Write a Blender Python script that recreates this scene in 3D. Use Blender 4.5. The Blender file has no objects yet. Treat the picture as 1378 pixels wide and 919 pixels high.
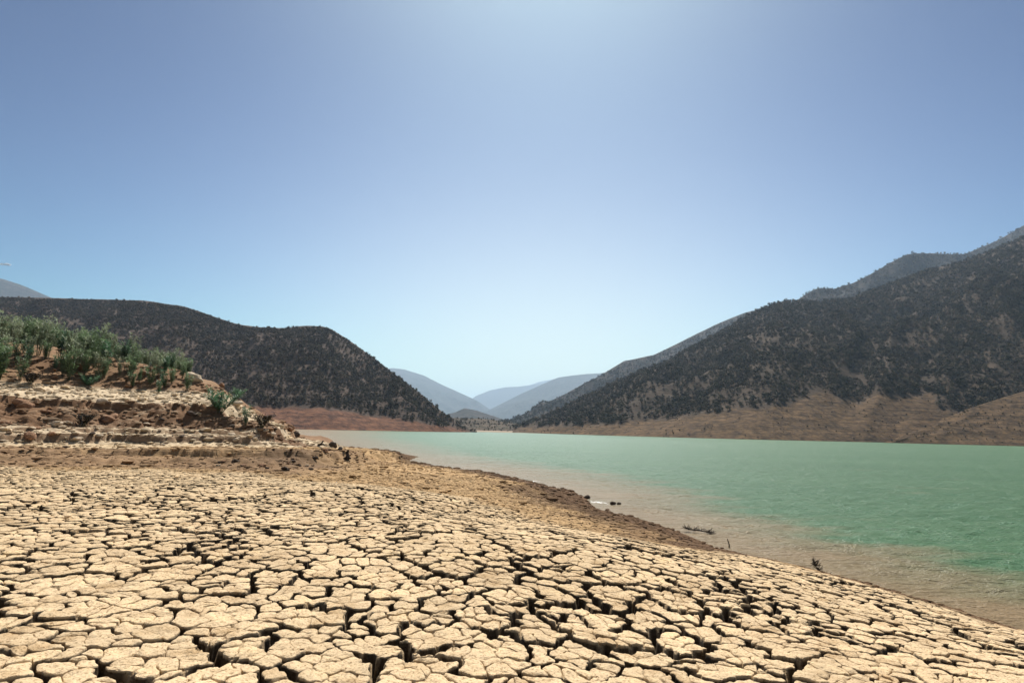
import bpy, bmesh, math, random
import numpy as np
from mathutils import Vector, Matrix, geometry
random.seed(7); RNG = np.random.default_rng(11)
scene = bpy.context.scene
COL = scene.collection
R = math.radians

# ------------------------------------------------------------------ camera
CAMZ = 2.6
PW, PH, F = 1378.0, 919.0, 765.6
PITCH, ROLL = math.atan(119.5/765.6), math.atan(0.0235)
fw = np.array([0, math.cos(PITCH), math.sin(PITCH)])
r0 = np.array([1.0, 0, 0]); u0 = np.array([0, -math.sin(PITCH), math.cos(PITCH)])
rt = math.cos(ROLL)*r0 + math.sin(ROLL)*u0
up = -math.sin(ROLL)*r0 + math.cos(ROLL)*u0
cam_d = bpy.data.cameras.new('camera'); cam = bpy.data.objects.new('camera', cam_d); COL.objects.link(cam)
cam_d.sensor_width = 36; cam_d.lens = 20.0; cam_d.clip_start = 0.1; cam_d.clip_end = 90000
cam.matrix_world = Matrix(((rt[0], up[0], -fw[0], 0), (rt[1], up[1], -fw[1], 0), (rt[2], up[2], -fw[2], CAMZ), (0, 0, 0, 1)))
scene.camera = cam

# ------------------------------------------------------------------ light
SUN_EL, SUN_AZ = 54.0, 4.0
world = bpy.data.worlds.new('World'); scene.world = world; world.use_nodes = True
wn = world.node_tree.nodes; wl = world.node_tree.links
sky = wn.new('ShaderNodeTexSky'); sky.sky_type = 'NISHITA'; sky.sun_disc = False
sky.sun_elevation = R(SUN_EL); sky.sun_rotation = R(SUN_AZ)
sky.altitude = 300; sky.air_density = 1.25; sky.dust_density = 0.55; sky.ozone_density = 0.7
wn['Background'].inputs['Strength'].default_value = 0.070
# a touch more contrast in the sky, as the photograph's rendering of it implies, the same all the way round
SKY_G = 3.0; SKY_P = 8.8; SKY_T = (.30, 1.10, 1.04); WH_S = .54; WH_P = 6.5; WH_V = 9.6
sa = wn.new('ShaderNodeVectorMath'); sa.operation = 'SCALE'; sa.inputs['Scale'].default_value = 1/SKY_P
sg = wn.new('ShaderNodeGamma'); sg.inputs['Gamma'].default_value = SKY_G
sb = wn.new('ShaderNodeVectorMath'); sb.operation = 'SCALE'; sb.inputs['Scale'].default_value = SKY_P
wl.new(sky.outputs[0], sa.inputs[0]); wl.new(sa.outputs[0], sg.inputs['Color']); wl.new(sg.outputs[0], sb.inputs[0]); st_ = wn.new('ShaderNodeVectorMath'); st_.operation = 'MULTIPLY'; st_.inputs[1].default_value = SKY_T
wl.new(sb.outputs[0], st_.inputs[0])
def wmath(op, a, b=None):
    n = wn.new('ShaderNodeMath'); n.operation = op
    for k, v in enumerate((a, b)):
        if v is None: continue
        if isinstance(v, (int, float)): n.inputs[k].default_value = v
        else: wl.new(v, n.inputs[k])
    return n.outputs[0]
# valley haze low in the sky, whitest under the sun and thinning smoothly upwards and away from it
wtc = wn.new('ShaderNodeTexCoord'); wsx = wn.new('ShaderNodeSeparateXYZ'); wl.new(wtc.outputs['Generated'], wsx.inputs[0])
hz_el = wmath('EXPONENT', wmath('MULTIPLY', wmath('MAXIMUM', wsx.outputs[2], 0.0), -1/WH_S))
wdt = wn.new('ShaderNodeVectorMath'); wdt.operation = 'DOT_PRODUCT'; wl.new(wtc.outputs['Generated'], wdt.inputs[0]); wdt.inputs[1].default_value = (math.sin(R(SUN_AZ)), math.cos(R(SUN_AZ)), 0)
hz_az = wmath('ADD', wmath('MULTIPLY', wmath('POWER', wmath('MAXIMUM', wdt.outputs['Value'], 0.0), WH_P), .98), .015)
wmx = wn.new('ShaderNodeMix'); wmx.data_type = 'RGBA'; wds = wn.new('ShaderNodeVectorMath'); wds.operation = 'DOT_PRODUCT'; wl.new(wtc.outputs['Generated'], wds.inputs[0])
wds.inputs[1].default_value = (math.sin(R(SUN_AZ))*math.cos(R(SUN_EL)), math.cos(R(SUN_AZ))*math.cos(R(SUN_EL)), math.sin(R(SUN_EL)))
aur = wmath('MULTIPLY', wmath('POWER', wmath('MAXIMUM', wds.outputs['Value'], 0.0), 17.0), .50)
hz_f = wmath('SUBTRACT', 1.0, wmath('MULTIPLY', wmath('SUBTRACT', 1.0, wmath('MULTIPLY', hz_el, hz_az)), wmath('SUBTRACT', 1.0, aur)))
wl.new(hz_f, wmx.inputs[0]); wl.new(st_.outputs[0], wmx.inputs[6]); wmx.inputs[7].default_value = (WH_V*1.14, WH_V*1.12, WH_V*.90, 1)
wl.new(wmx.outputs[2], wn['Background'].inputs['Color'])
sd_ = bpy.data.lights.new('sun', 'SUN'); sd_.energy = 5.0; sd_.angle = R(0.53); sd_.color = (1.0, 0.93, 0.82)
sun = bpy.data.objects.new('sun', sd_); COL.objects.link(sun)
sun.rotation_euler = (-R(90-SUN_EL), 0, -R(SUN_AZ)); sun.location = (0, 0, 30)
scene.view_settings.view_transform = 'Standard'; scene.view_settings.look = 'None'
scene.view_settings.exposure = 0.54; scene.view_settings.gamma = 1.0
scene.cycles.use_denoising = True
scene.cycles.volume_bounces = 1
scene.cycles.max_bounces = 5

# ------------------------------------------------------------------ maths
def ray(px, py):
    d = (px-PW/2)/F*rt + (PH/2-py)/F*up + fw
    return d
def P_depth(px, py, Y):
    d = ray(px, py); t = Y/d[1]; return np.array([d[0]*t, Y, CAMZ+d[2]*t])
def P_z(px, py, z):
    d = ray(px, py); t = (z-CAMZ)/d[2]; return np.array([d[0]*t, d[1]*t, z])
def project(p):
    q = np.asarray(p) - np.array([0, 0, CAMZ]); w = q @ fw
    return PW/2 + F*(q @ rt)/w, PH/2 - F*(q @ up)/w
def sst(a, b, x):
    t = np.clip((x-a)/(b-a), 0, 1); return t*t*(3-2*t)
_perm = np.random.default_rng(3).random(65536)
def _h(ix, iy, s):
    n = (ix*374761393 + iy*668265263 + s*974634777) & 0x7fffffff
    n = ((n ^ (n >> 13))*1274126177) & 0x7fffffff
    return _perm[(n ^ (n >> 16)) & 65535]
def vnoise(x, y, s=0):                       # -1..1
    x = np.asarray(x, float); y = np.asarray(y, float)
    ix = np.floor(x).astype(np.int64); iy = np.floor(y).astype(np.int64)
    fx = x-ix; fy = y-iy; fx = fx*fx*fx*(fx*(fx*6-15)+10); fy = fy*fy*fy*(fy*(fy*6-15)+10)
    a = _h(ix, iy, s); b = _h(ix+1, iy, s); c = _h(ix, iy+1, s); d = _h(ix+1, iy+1, s)
    return 2*((a*(1-fx)+b*fx)*(1-fy) + (c*(1-fx)+d*fx)*fy) - 1
def fbm(x, y, s=0, o=4, g=0.5):
    t = 0; a = 1; n = 0
    for k in range(o):
        t = t + a*vnoise(x, y, s+k*17); n += a; a *= g; x = np.asarray(x)*2.03+5.1; y = np.asarray(y)*2.03-3.7
    return t/n
def polyline_sd(x, y, pl):                   # >0 on the right-hand side of travel
    x = np.asarray(x, float); y = np.asarray(y, float)
    best = np.full(x.shape, 1e18); sgn = np.ones(x.shape)
    for k in range(len(pl)-1):
        ax, ay = pl[k]; bx, by = pl[k+1]; dx, dy = bx-ax, by-ay; L2 = dx*dx+dy*dy
        t = np.clip(((x-ax)*dx+(y-ay)*dy)/L2, 0, 1)
        qx = x-(ax+t*dx); qy = y-(ay+t*dy); d2 = qx*qx+qy*qy
        cr = dx*(y-ay)-dy*(x-ax)
        # at shared corners prefer the segment that sees the point most squarely
        score = d2*(1+1e-9) - 1e-7*np.abs(cr)/math.sqrt(L2)
        m = score < best
        best = np.where(m, score, best); sgn = np.where(m, np.where(cr < 0, 1.0, -1.0), sgn)
    return np.sqrt(np.maximum(best, 0))*sgn

# ------------------------------------------------------------------ plan of the place
_near = [(480,612),(520,616),(560,622),(620,632),(660,636),(700,644),(740,655),(770,662),(786,668),(800,684),(830,692),(880,704),(930,722),(962,737),
         (1000,746),(1040,754),(1100,768),(1180,789),(1240,806),(1300,824),(1378,850)]
_w = [tuple(P_z(a, b, 0.0)[:2]) for a, b in _near]
SHORE = [(-3000., 1300.), (-600., 560.), (-160., 400.), (-95., 255.), (-55., 140.), (-30., 90.), (-19., 66.)] + _w + [(11., 5.0), (17., 0.), (40., -16.), (300., -120.), (6000., -900.)]
BASE = [(-150., -40.), (-60., 12.), (-27., 29.5), (-23., 32.5), (-18.3, 35.), (-14., 37.), (-11., 38.5), (10., 46.), (60., 60.)]   # foot of the left bank
EDGE = [(-11.2, 20.), (-12.2, 38.), (-12.5, 45.), (-15.5, 54.), (-21., 66.), (-32., 92.), (-58., 142.), (-100., 260.), (-300, 600)]  # its lake-side edge
def shore_sd(x, y):
    return polyline_sd(x, y, SHORE)
def mud(x, y, sd=None):
    if sd is None: sd = shore_sd(x, y)
    z = np.interp(sd, [-80, -10, -1, 0, 0.3, 1.2, 4, 8, 14, 30, 80, 400], [-4, -1.3, -.22, 0, .09, .27, .66, 1.07, 1.18, 1.22, 1.3, 1.5])
    k = sst(0, 2.5, sd)
    z = np.where(z > 0, z*np.interp(y, [19, 30, 46], [1, .66, .30]), z); k = k*np.interp(y, [19, 40], [1, .3])
    return z + k*(0.10*vnoise(x*0.22, y*0.22, 5) + 0.018*vnoise(x*0.8, y*0.8, 6))
def bank_s(x, y):
    return -polyline_sd(x, y, BASE)
def bank(x, y):
    s0 = bank_s(x, y); q0 = -polyline_sd(x, y, EDGE)
    q0 = -q0*-1.0
    n1 = fbm(x*0.22, y*0.22, 31, 4); n2 = fbm(x*1.1, y*1.1, 37, 3)
    s = s0 + 1.3*n1 + 0.45*n2
    q = q0 + 1.0*fbm(x*0.3, y*0.3, 41, 4)
    prof = np.interp(s, [-9, -4, -1.5, -.2, 0, .9, 1.0, 2.4, 3.0, 4.6, 4.9, 5.1, 6.2, 8.2, 9.6, 10.6, 15, 25, 40, 90, 400],
                        [0, .95, 1.25, 1.45, 1.85, 1.98, 2.15, 2.3, 2.5, 3.35, 3.42, 3.85, 4.1, 4.5, 4.85, 5.2, 6.8, 9.3, 11.0, 14, 20])
    cap = np.interp(q, [-6, -.3, 0.3, 1.7, 3.9, 4.5, 7, 7.8, 9.5, 12.3, 26, 60, 300], [-1.5, 0.1, .85, 1.25, 1.6, 2.4, 3.1, 3.8, 5.1, 6.3, 9.0, 15, 24])
    B = np.minimum(prof, cap)
    st = 0.34; t = B/st + 1.3*fbm(x*0.3, y*0.5, 51, 4) + 0.02*x
    fl = np.floor(t); fr = t-fl; ter = st*(fl + sst(0.55, 0.95, fr)) - st*(t-B/st)
    far = sst(9, 14, s) * 0.55
    amt = np.clip(.34 + .9*fbm(x*.18, y*.3, 55, 3), .05, .85)*(1-sst(5, 7, s)*.7)*(1-far)
    B = B*(1-amt) + ter*amt
    B = B + (0.16*fbm(x*1.5, y*1.5, 61, 4) + .22*np.minimum(0, fbm(x*.9, y*.9, 63, 3)+.1))*sst(0, 2, s)*(1-.6*sst(5.5, 7, s)) + 0.45*fbm(x*.25, y*.25, 66, 3)*sst(9, 16, s)
    return B, s, q
def hollow(x, y):                             # raised apron in front of the bank, broken off at its front and lake-side edges
    n = fbm(x*.45, y*.45, 75, 4)*1.6 + .5*fbm(x*1.8, y*1.8, 76, 3)
    e = sst(0, .9, y - 20.2 + n)*sst(0, 1.1, -7.6 - x + .7*n)
    e2 = sst(0, .6, y - 24.2 + n)*sst(0, .8, -8.3 - x + .6*n)
    return (.24*e + .36*e2)*(1-.45*sst(13, 20, -x))
def zone_G(x, y, sd):                         # 1 where the plates gape wide, small on the crusty flat
    rr = x/np.maximum(y, 0.5)
    yb = np.interp(rr, [-1.2, -.9, -.5, -.12, .145, .275, .4, .9], [16.5, 16.5, 14.5, 14.0, 11, 9.3, 10.5, 10.5]) + 1.8*fbm(x*.4, y*.4, 71, 4)
    return (0.13 + 0.87*(1-sst(-.6, 3.2, y-yb))) * (0.25+0.75*sst(0.35, 1.5, sd + .3*vnoise(x*1.3, y*1.3, 72)))
def region_m(x, y, sd):
    m = np.minimum(1.25*y+3-np.abs(x), y-0.4)
    m = np.minimum(m, 24.5 - y); m = np.minimum(m, np.maximum(19.0 - y, x+6.2)); m = np.minimum(m, sd-0.12)
    return np.minimum(m, -bank_s(x, y)-0.8)
def height(x, y):
    """soil surface without plates; also returns masks"""
    x = np.asarray(x, float); y = np.asarray(y, float)
    sd = shore_sd(x, y); m0 = mud(x, y, sd) + hollow(x, y)
    B, s, q = bank(x, y)
    rough = sst(0.0, 1.0, sd)*(0.06*fbm(x*3.6, y*3.6, 81, 4) + 0.05*fbm(x*.9, y*.9, 82, 2))
    z = np.maximum(m0 + rough, np.where(sd > -6, B*1.0, -9))
    on_bank = (B > m0+rough) & (sd > -6)
    g = zone_G(x, y, sd); rm = region_m(x, y, sd)
    z = z - np.where(on_bank, 0, (0.06+0.22*g)*sst(0, .35, rm))
    return z, sd, s, q, on_bank
def hit(px, py, far=140):                     # where a line of sight meets the soil
    d = ray(px, py); t = np.concatenate([np.linspace(2, 25, 300), np.linspace(25, far, 1500)])
    X = d[0]*t/d[1]; Y = t; Z = CAMZ + d[2]*t/d[1]
    H = height(X, Y)[0]; k = np.argmax(H > Z)
    if not (H > Z).any(): k = int(np.argmin(Z-H))
    return np.array([X[k], Y[k], H[k]])

# soil colours (real pigment, save the near-black that paints shade into cracks)
C_PALE = np.array([.63, .485, .315]); C_CRUST = np.array([.45, .305, .165]); C_WET = np.array([.13, .078, .045])
C_CHALK = np.array([.56, .46, .335]); C_RED = np.array([.20, .120, .072]); C_SHADE = np.array([.022, .015, .011]); C_BROWN = np.array([.255, .165, .10])
def mix(a, b, t):
    t = np.asarray(t)[..., None]; return a*(1-t)+b*t
def soil_colour(x, y, sd, s, on_bank, steep, rel=None):
    g = zone_G(x, y, sd)
    c = mix(C_CRUST, C_PALE, np.clip(sst(.15, .6, g) + .25*fbm(x*.6, y*.6, 91, 3), 0, 1))
    # brown debris band in front of the bank
    band = sst(-13, -8, s + 1.5*fbm(x*.25, y*.25, 92, 3))*(1-sst(-3, -1, s))*(1-sst(-10.5, -5, x))
    b2 = sst(17.0, 18.5, y+.8*fbm(x*.4, y*.6, 99, 3))*(1-sst(21.5, 26, y))*(1-sst(-7.5, -5.5, x)); c = mix(c, C_BROWN, b2*.85)
    c = mix(c, C_BROWN, np.clip(band*.85 + band*.5*fbm(x*.5, y*1.5, 93, 3), 0, 1))
    wetw = np.interp(x, [-20, -8, 0, 2, 4, 5.5, 9], [1.4, 2.4, 3.6, 3.4, 2.6, .8, .6])*(1+.6*fbm(x*.8, y*.8, 94, 3))
    c = mix(c, C_WET, 1-sst(wetw*.4, wetw, sd))
    face = sst(1.2, 2.6, s)*(1-sst(4.7, 5.4, s))
    b3 = np.exp(-((x+8.9)/2.0)**2-((y-23.5)/3.6)**2)*(1+.6*fbm(x*1.1, y*1.1, 100, 3)); c = mix(c, C_BROWN*.62, np.clip(b3*1.15, 0, .95))
    cb = mix(C_CHALK, C_RED, np.clip(sst(.35, .9, steep + .35*fbm(x*1.3, y*1.3, 95, 3))*.8 + face*(.85+.5*fbm(x*.7, y*.7, 98, 3)), 0, 1))
    cb = mix(cb, C_CHALK*1.12, .7*sst(5.2, 5.9, s)*(1-sst(9.0, 9.6, s)))
    cb = mix(cb, C_PALE*.85, .75*(1-sst(-1.2, -.2, s)))
    veg = sst(9.3, 10.3, s + .3*vnoise(x*.8, y*.8, 97))
    cv = mix(C_RED*1.15, C_BROWN*1.15, np.clip(.45+1.2*fbm(x*.35, y*.35, 96, 4), 0, 1))
    cb = mix(cb, cv, veg)
    return np.where(on_bank[..., None], cb, c)

# ------------------------------------------------------------------ helpers
def tag(o, label=None, cat=None, group=None, kind=None):
    if label: o['label'] = label
    if cat: o['category'] = cat
    if group: o['group'] = group
    if kind: o['kind'] = kind
    return o
def fast_mesh(name, co, tris, mats, col=None, quads=None, smooth=True, attrs=None):
    me = bpy.data.meshes.new(name)
    co = np.asarray(co, np.float32); nt = 0 if tris is None else len(tris); nq = 0 if quads is None else len(quads)
    loops = np.concatenate([np.asarray(tris, np.int32).ravel() if nt else np.zeros(0, np.int32), np.asarray(quads, np.int32).ravel() if nq else np.zeros(0, np.int32)])
    me.vertices.add(len(co)); me.vertices.foreach_set('co', co.ravel())
    me.loops.add(len(loops)); me.loops.foreach_set('vertex_index', loops)
    me.polygons.add(nt+nq)
    me.polygons.foreach_set('loop_start', np.concatenate([np.arange(nt)*3, nt*3+np.arange(nq)*4]).astype(np.int32))
    me.polygons.foreach_set('loop_total', np.concatenate([np.full(nt, 3), np.full(nq, 4)]).astype(np.int32))
    me.polygons.foreach_set('use_smooth', np.full(nt+nq, smooth))
    me.update(calc_edges=True)
    if col is not None:
        a = me.color_attributes.new('soil', 'FLOAT_COLOR', 'POINT')
        a.data.foreach_set('color', np.concatenate([col, np.ones((len(col), 1))], 1).astype(np.float32).ravel())
    for k, v in (attrs or {}).items():
        a = me.attributes.new(k, 'FLOAT', 'POINT'); a.data.foreach_set('value', np.asarray(v, np.float32))
    for m in mats: me.materials.append(m)
    return me
def link(name, me, parent=None):
    o = bpy.data.objects.new(name, me); COL.objects.link(o)
    if parent: o.parent = parent
    return o
def grid_quads(nr, nc, wrap=False):
    i = np.arange(nr-1)[:, None]; j = np.arange(nc if wrap else nc-1)[None, :]; j2 = (j+1) % nc
    a = i*nc+j; b = i*nc+j2; c = (i+1)*nc+j2; d = (i+1)*nc+j
    return np.stack([a, b, c, d], -1).reshape(-1, 4)

# ------------------------------------------------------------------ materials
def new_mat(name):
    m = bpy.data.materials.new(name); m.use_nodes = True
    nt = m.node_tree; return m, nt, nt.nodes['Principled BSDF']
def N(nt, t, **kw):
    n = nt.nodes.new(t)
    for k, v in kw.items(): setattr(n, k, v)
    return n
def noise_node(nt, scale, detail=4, rough=.5, vec=None):
    n = N(nt, 'ShaderNodeTexNoise'); n.inputs['Scale'].default_value = scale; n.inputs['Detail'].default_value = detail; n.inputs['Roughness'].default_value = rough
    if vec is not None: nt.links.new(vec, n.inputs['Vector'])
    return n
def ramp(nt, fac, stops):
    r = N(nt, 'ShaderNodeValToRGB'); e = r.color_ramp.elements
    e[0].position, e[0].color = stops[0][0], (*stops[0][1], 1); e[1].position, e[1].color = stops[-1][0], (*stops[-1][1], 1)
    for p, c in stops[1:-1]:
        k = e.new(p); k.color = (*c, 1)
    nt.links.new(fac, r.inputs['Fac']); return r
def world_pos(nt):
    return N(nt, 'ShaderNodeNewGeometry').outputs['Position']
def mulcol(nt, a, b, fac=1.0):
    m = N(nt, 'ShaderNodeMix', data_type='RGBA', blend_type='MULTIPLY'); m.inputs['Factor'].default_value = fac
    nt.links.new(a, m.inputs[6]); nt.links.new(b, m.inputs[7]); return m.outputs[2]
def bump(nt, h, strength, dist, prev=None):
    b = N(nt, 'ShaderNodeBump'); b.inputs['Strength'].default_value = strength; b.inputs['Distance'].default_value = dist
    nt.links.new(h, b.inputs['Height'])
    if prev is not None: nt.links.new(prev, b.inputs['Normal'])
    return b.outputs['Normal']
def soil_mat(name, fine=True):
    m, nt, bs = new_mat(name); pos = world_pos(nt)
    at = N(nt, 'ShaderNodeAttribute', attribute_name='soil')
    v1 = ramp(nt, noise_node(nt, 3.0, 6, .6, pos).outputs[0], [(.3, (.72, .66, .58)), (.5, (1, 1, 1)), (.72, (1.16, 1.14, 1.06))])
    v2 = ramp(nt, noise_node(nt, 45.0, 4, .7, pos).outputs[0], [(.36, (.50, .43, .35)), (.46, (1, 1, 1)), (.7, (1.15, 1.14, 1.1))])
    c = mulcol(nt, mulcol(nt, at.outputs['Color'], v1.outputs[0]), v2.outputs[0])
    nt.links.new(c, bs.inputs['Base Color']); bs.inputs['Roughness'].default_value = .95; bs.inputs['Specular IOR Level'].default_value = .15
    n1 = bump(nt, noise_node(nt, 9, 5, .6, pos).outputs[0], .55, .05)
    if not fine:
        vm = N(nt, 'ShaderNodeVectorMath', operation='MULTIPLY'); nt.links.new(pos, vm.inputs[0]); vm.inputs[1].default_value = (.7, .7, 7.5)
        n1 = bump(nt, noise_node(nt, 1.4, 6, .7, vm.outputs[0]).outputs[0], .6, .10, n1)
    n2 = bump(nt, noise_node(nt, 60, 4, .65, pos).outputs[0], .7, .012, n1)
    if fine:
        v = N(nt, 'ShaderNodeTexVoronoi', feature='DISTANCE_TO_EDGE'); v.inputs['Scale'].default_value = 14
        wv = N(nt, 'ShaderNodeVectorMath', operation='MULTIPLY_ADD'); nn = noise_node(nt, 8, 3, .6, pos)
        nt.links.new(nn.outputs['Color'], wv.inputs[0]); wv.inputs[1].default_value = (.12, .12, .12); nt.links.new(pos, wv.inputs[2])
        nt.links.new(wv.outputs[0], v.inputs['Vector'])
        mr = N(nt, 'ShaderNodeMapRange'); mr.inputs['From Max'].default_value = .06; nt.links.new(v.outputs[0], mr.inputs[0])
        n2 = bump(nt, mr.outputs[0], .35, .008, n2)
    nt.links.new(n2, bs.inputs['Normal']); return m
M_PLATE = soil_mat('dry_mud'); M_SOIL = soil_mat('soil', False)
def rock_mat(name, c1, c2, sc=6):
    m, nt, bs = new_mat(name); tc = N(nt, 'ShaderNodeTexCoord').outputs['Object']
    r = ramp(nt, noise_node(nt, sc, 6, .65, tc).outputs[0], [(.32, c1), (.68, c2)])
    nt.links.new(r.outputs[0], bs.inputs['Base Color']); bs.inputs['Roughness'].default_value = .9; bs.inputs['Specular IOR Level'].default_value = .2
    nt.links.new(bump(nt, noise_node(nt, sc*4, 5, .65, tc).outputs[0], .7, .05), bs.inputs['Normal']); return m
M_ROCKP = rock_mat('pale_rock', (.40, .31, .22), (.66, .55, .42)); M_ROCKR = rock_mat('red_rock', (.20, .10, .06), (.42, .26, .16)); M_ROCKD = rock_mat('dark_rock', (.035, .026, .022), (.11, .08, .06))
M_CLOD = rock_mat('clod', (.26, .17, .09), (.56, .42, .26))
def plain(name, c, rough=.7, var=.35, sc=3, transl=0):
    m, nt, bs = new_mat(name); oi = N(nt, 'ShaderNodeObjectInfo')
    n = noise_node(nt, sc, 3, .6, world_pos(nt)); k = 1-var
    r = ramp(nt, n.outputs[0], [(.3, tuple(v*k for v in c)), (.7, tuple(v*(1+var) for v in c))])
    nt.links.new(r.outputs[0], bs.inputs['Base Color']); bs.inputs['Roughness'].default_value = rough; bs.inputs['Specular IOR Level'].default_value = .25
    if transl:
        tr = N(nt, 'ShaderNodeBsdfTranslucent'); nt.links.new(r.outputs[0], tr.inputs[0])
        mx = N(nt, 'ShaderNodeMixShader'); mx.inputs[0].default_value = transl
        nt.links.new(bs.outputs[0], mx.inputs[1]); nt.links.new(tr.outputs[0], mx.inputs[2]); nt.links.new(mx.outputs[0], nt.nodes['Material Output'].inputs[0])
    return m
M_BARK = plain('bark', (.10, .07, .05), .9, .3, 12); M_DRIFT = plain('dead_wood', (.035, .027, .022), .85, .3, 10)
M_TREE = plain('evergreen_foliage', (.023, .018, .011), .85, .4, .08, .04); M_TREE3 = plain('olive_foliage', (.055, .048, .028), .85, .4, .08, .04); M_TREE2 = plain('sunlit_foliage', (.125, .100, .066), .85, .35, .08, .04)  # the palest foliage has sunlight on the crowns painted into its colour
M_LEAF1 = plain('green_leaves', (.135, .205, .105), .55, .45, 2.0, .42); M_LEAF2 = plain('grey_green_leaves', (.22, .265, .17), .6, .4, 2.0, .42); M_LEAF3 = plain('deep_green_leaves', (.07, .15, .08), .5, .4, 2.0, .4)
M_STEM = plain('young_stem', (.10, .11, .06), .8, .3, 8)

def hill_mat(name, veg_scale, cover, ground, veg, bare, bumpd):
    m, nt, bs = new_mat(name); pos = world_pos(nt)
    at = N(nt, 'ShaderNodeAttribute', attribute_name='bare')
    g = ramp(nt, noise_node(nt, veg_scale*.25, 5, .6, pos).outputs[0], [(.3, tuple(v*.65 for v in ground)), (.7, tuple(v*1.35 for v in ground))])
    vm = ramp(nt, noise_node(nt, veg_scale, 3, .7, pos).outputs[0], [(cover-.05, (0, 0, 0)), (cover+.05, (1, 1, 1))])
    mx = N(nt, 'ShaderNodeMix', data_type='RGBA'); nt.links.new(vm.outputs[0], mx.inputs[0]); nt.links.new(g.outputs[0], mx.inputs[6]); mx.inputs[7].default_value = (*veg, 1)
    # bare drawdown zone: level strand lines left by the falling water
    sx = N(nt, 'ShaderNodeSeparateXYZ'); nt.links.new(pos, sx.inputs[0])
    cb = N(nt, 'ShaderNodeCombineXYZ'); nn = noise_node(nt, .05, 3, .5, pos)
    ma = N(nt, 'ShaderNodeMath', operation='MULTIPLY_ADD'); nt.links.new(nn.outputs[0], ma.inputs[0]); ma.inputs[1].default_value = 1.6; nt.links.new(sx.outputs[2], ma.inputs[2])
    nt.links.new(ma.outputs[0], cb.inputs[2]); mm = N(nt, 'ShaderNodeVectorMath', operation='MULTIPLY'); nt.links.new(pos, mm.inputs[0]); mm.inputs[1].default_value = (.02, .02, 0)
    ad = N(nt, 'ShaderNodeVectorMath', operation='ADD'); nt.links.new(mm.outputs[0], ad.inputs[0]); nt.links.new(cb.outputs[0], ad.inputs[1])
    str_n = noise_node(nt, .75, 6, .75, ad.outputs[0])
    b1 = ramp(nt, str_n.outputs[0], [(.34, tuple(v*.58 for v in bare)), (.5, bare), (.68, tuple(min(1, v*1.5) for v in bare))])
    b2 = ramp(nt, noise_node(nt, .16, 7, .72, pos).outputs[0], [(.36, (.45, .44, .47)), (.62, (1.5, 1.38, 1.15))])
    bc = mulcol(nt, b1.outputs[0], b2.outputs[0])
    m2 = N(nt, 'ShaderNodeMix', data_type='RGBA'); nt.links.new(at.outputs['Fac'], m2.inputs[0]); nt.links.new(mx.outputs[2], m2.inputs[6]); nt.links.new(bc, m2.inputs[7])
    nt.links.new(m2.outputs[2], bs.inputs['Base Color']); bs.inputs['Roughness'].default_value = .95; bs.inputs['Specular IOR Level'].default_value = .1
    n1 = bump(nt, noise_node(nt, veg_scale, 4, .7, pos).outputs[0], .8, bumpd); n1 = bump(nt, str_n.outputs[0], .4, 1.2, n1)
    nt.links.new(n1, bs.inputs['Normal']); return m
M_H_R1 = hill_mat('near_hill_soil', .12, .60, (.064, .047, .035), (.022, .020, .014), (.095, .066, .043), 2.5)
M_H_L1 = hill_mat('left_hill_soil', .12, .60, (.075, .055, .045), (.022, .020, .016), (.125, .066, .047), 2.5)
M_H_FAR = hill_mat('far_hill_soil', .03, .49, (.062, .052, .046), (.020, .021, .018), (.25, .18, .12), 6)
M_H_BENCH = hill_mat('bench_soil', .10, .58, (.10, .078, .058), (.035, .036, .024), (.30, .20, .14), 3)
M_SAND, _nt, _bs = new_mat('far_sand'); _bs.inputs['Base Color'].default_value = (.4, .3, .2, 1); _bs.inputs['Roughness'].default_value = .95
_r = ramp(_nt, noise_node(_nt, .03, 4, .6, world_pos(_nt)).outputs[0], [(.35, (.20, .145, .10)), (.6, (.34, .26, .18))]); _nt.links.new(_r.outputs[0], _bs.inputs['Base Color'])

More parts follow.
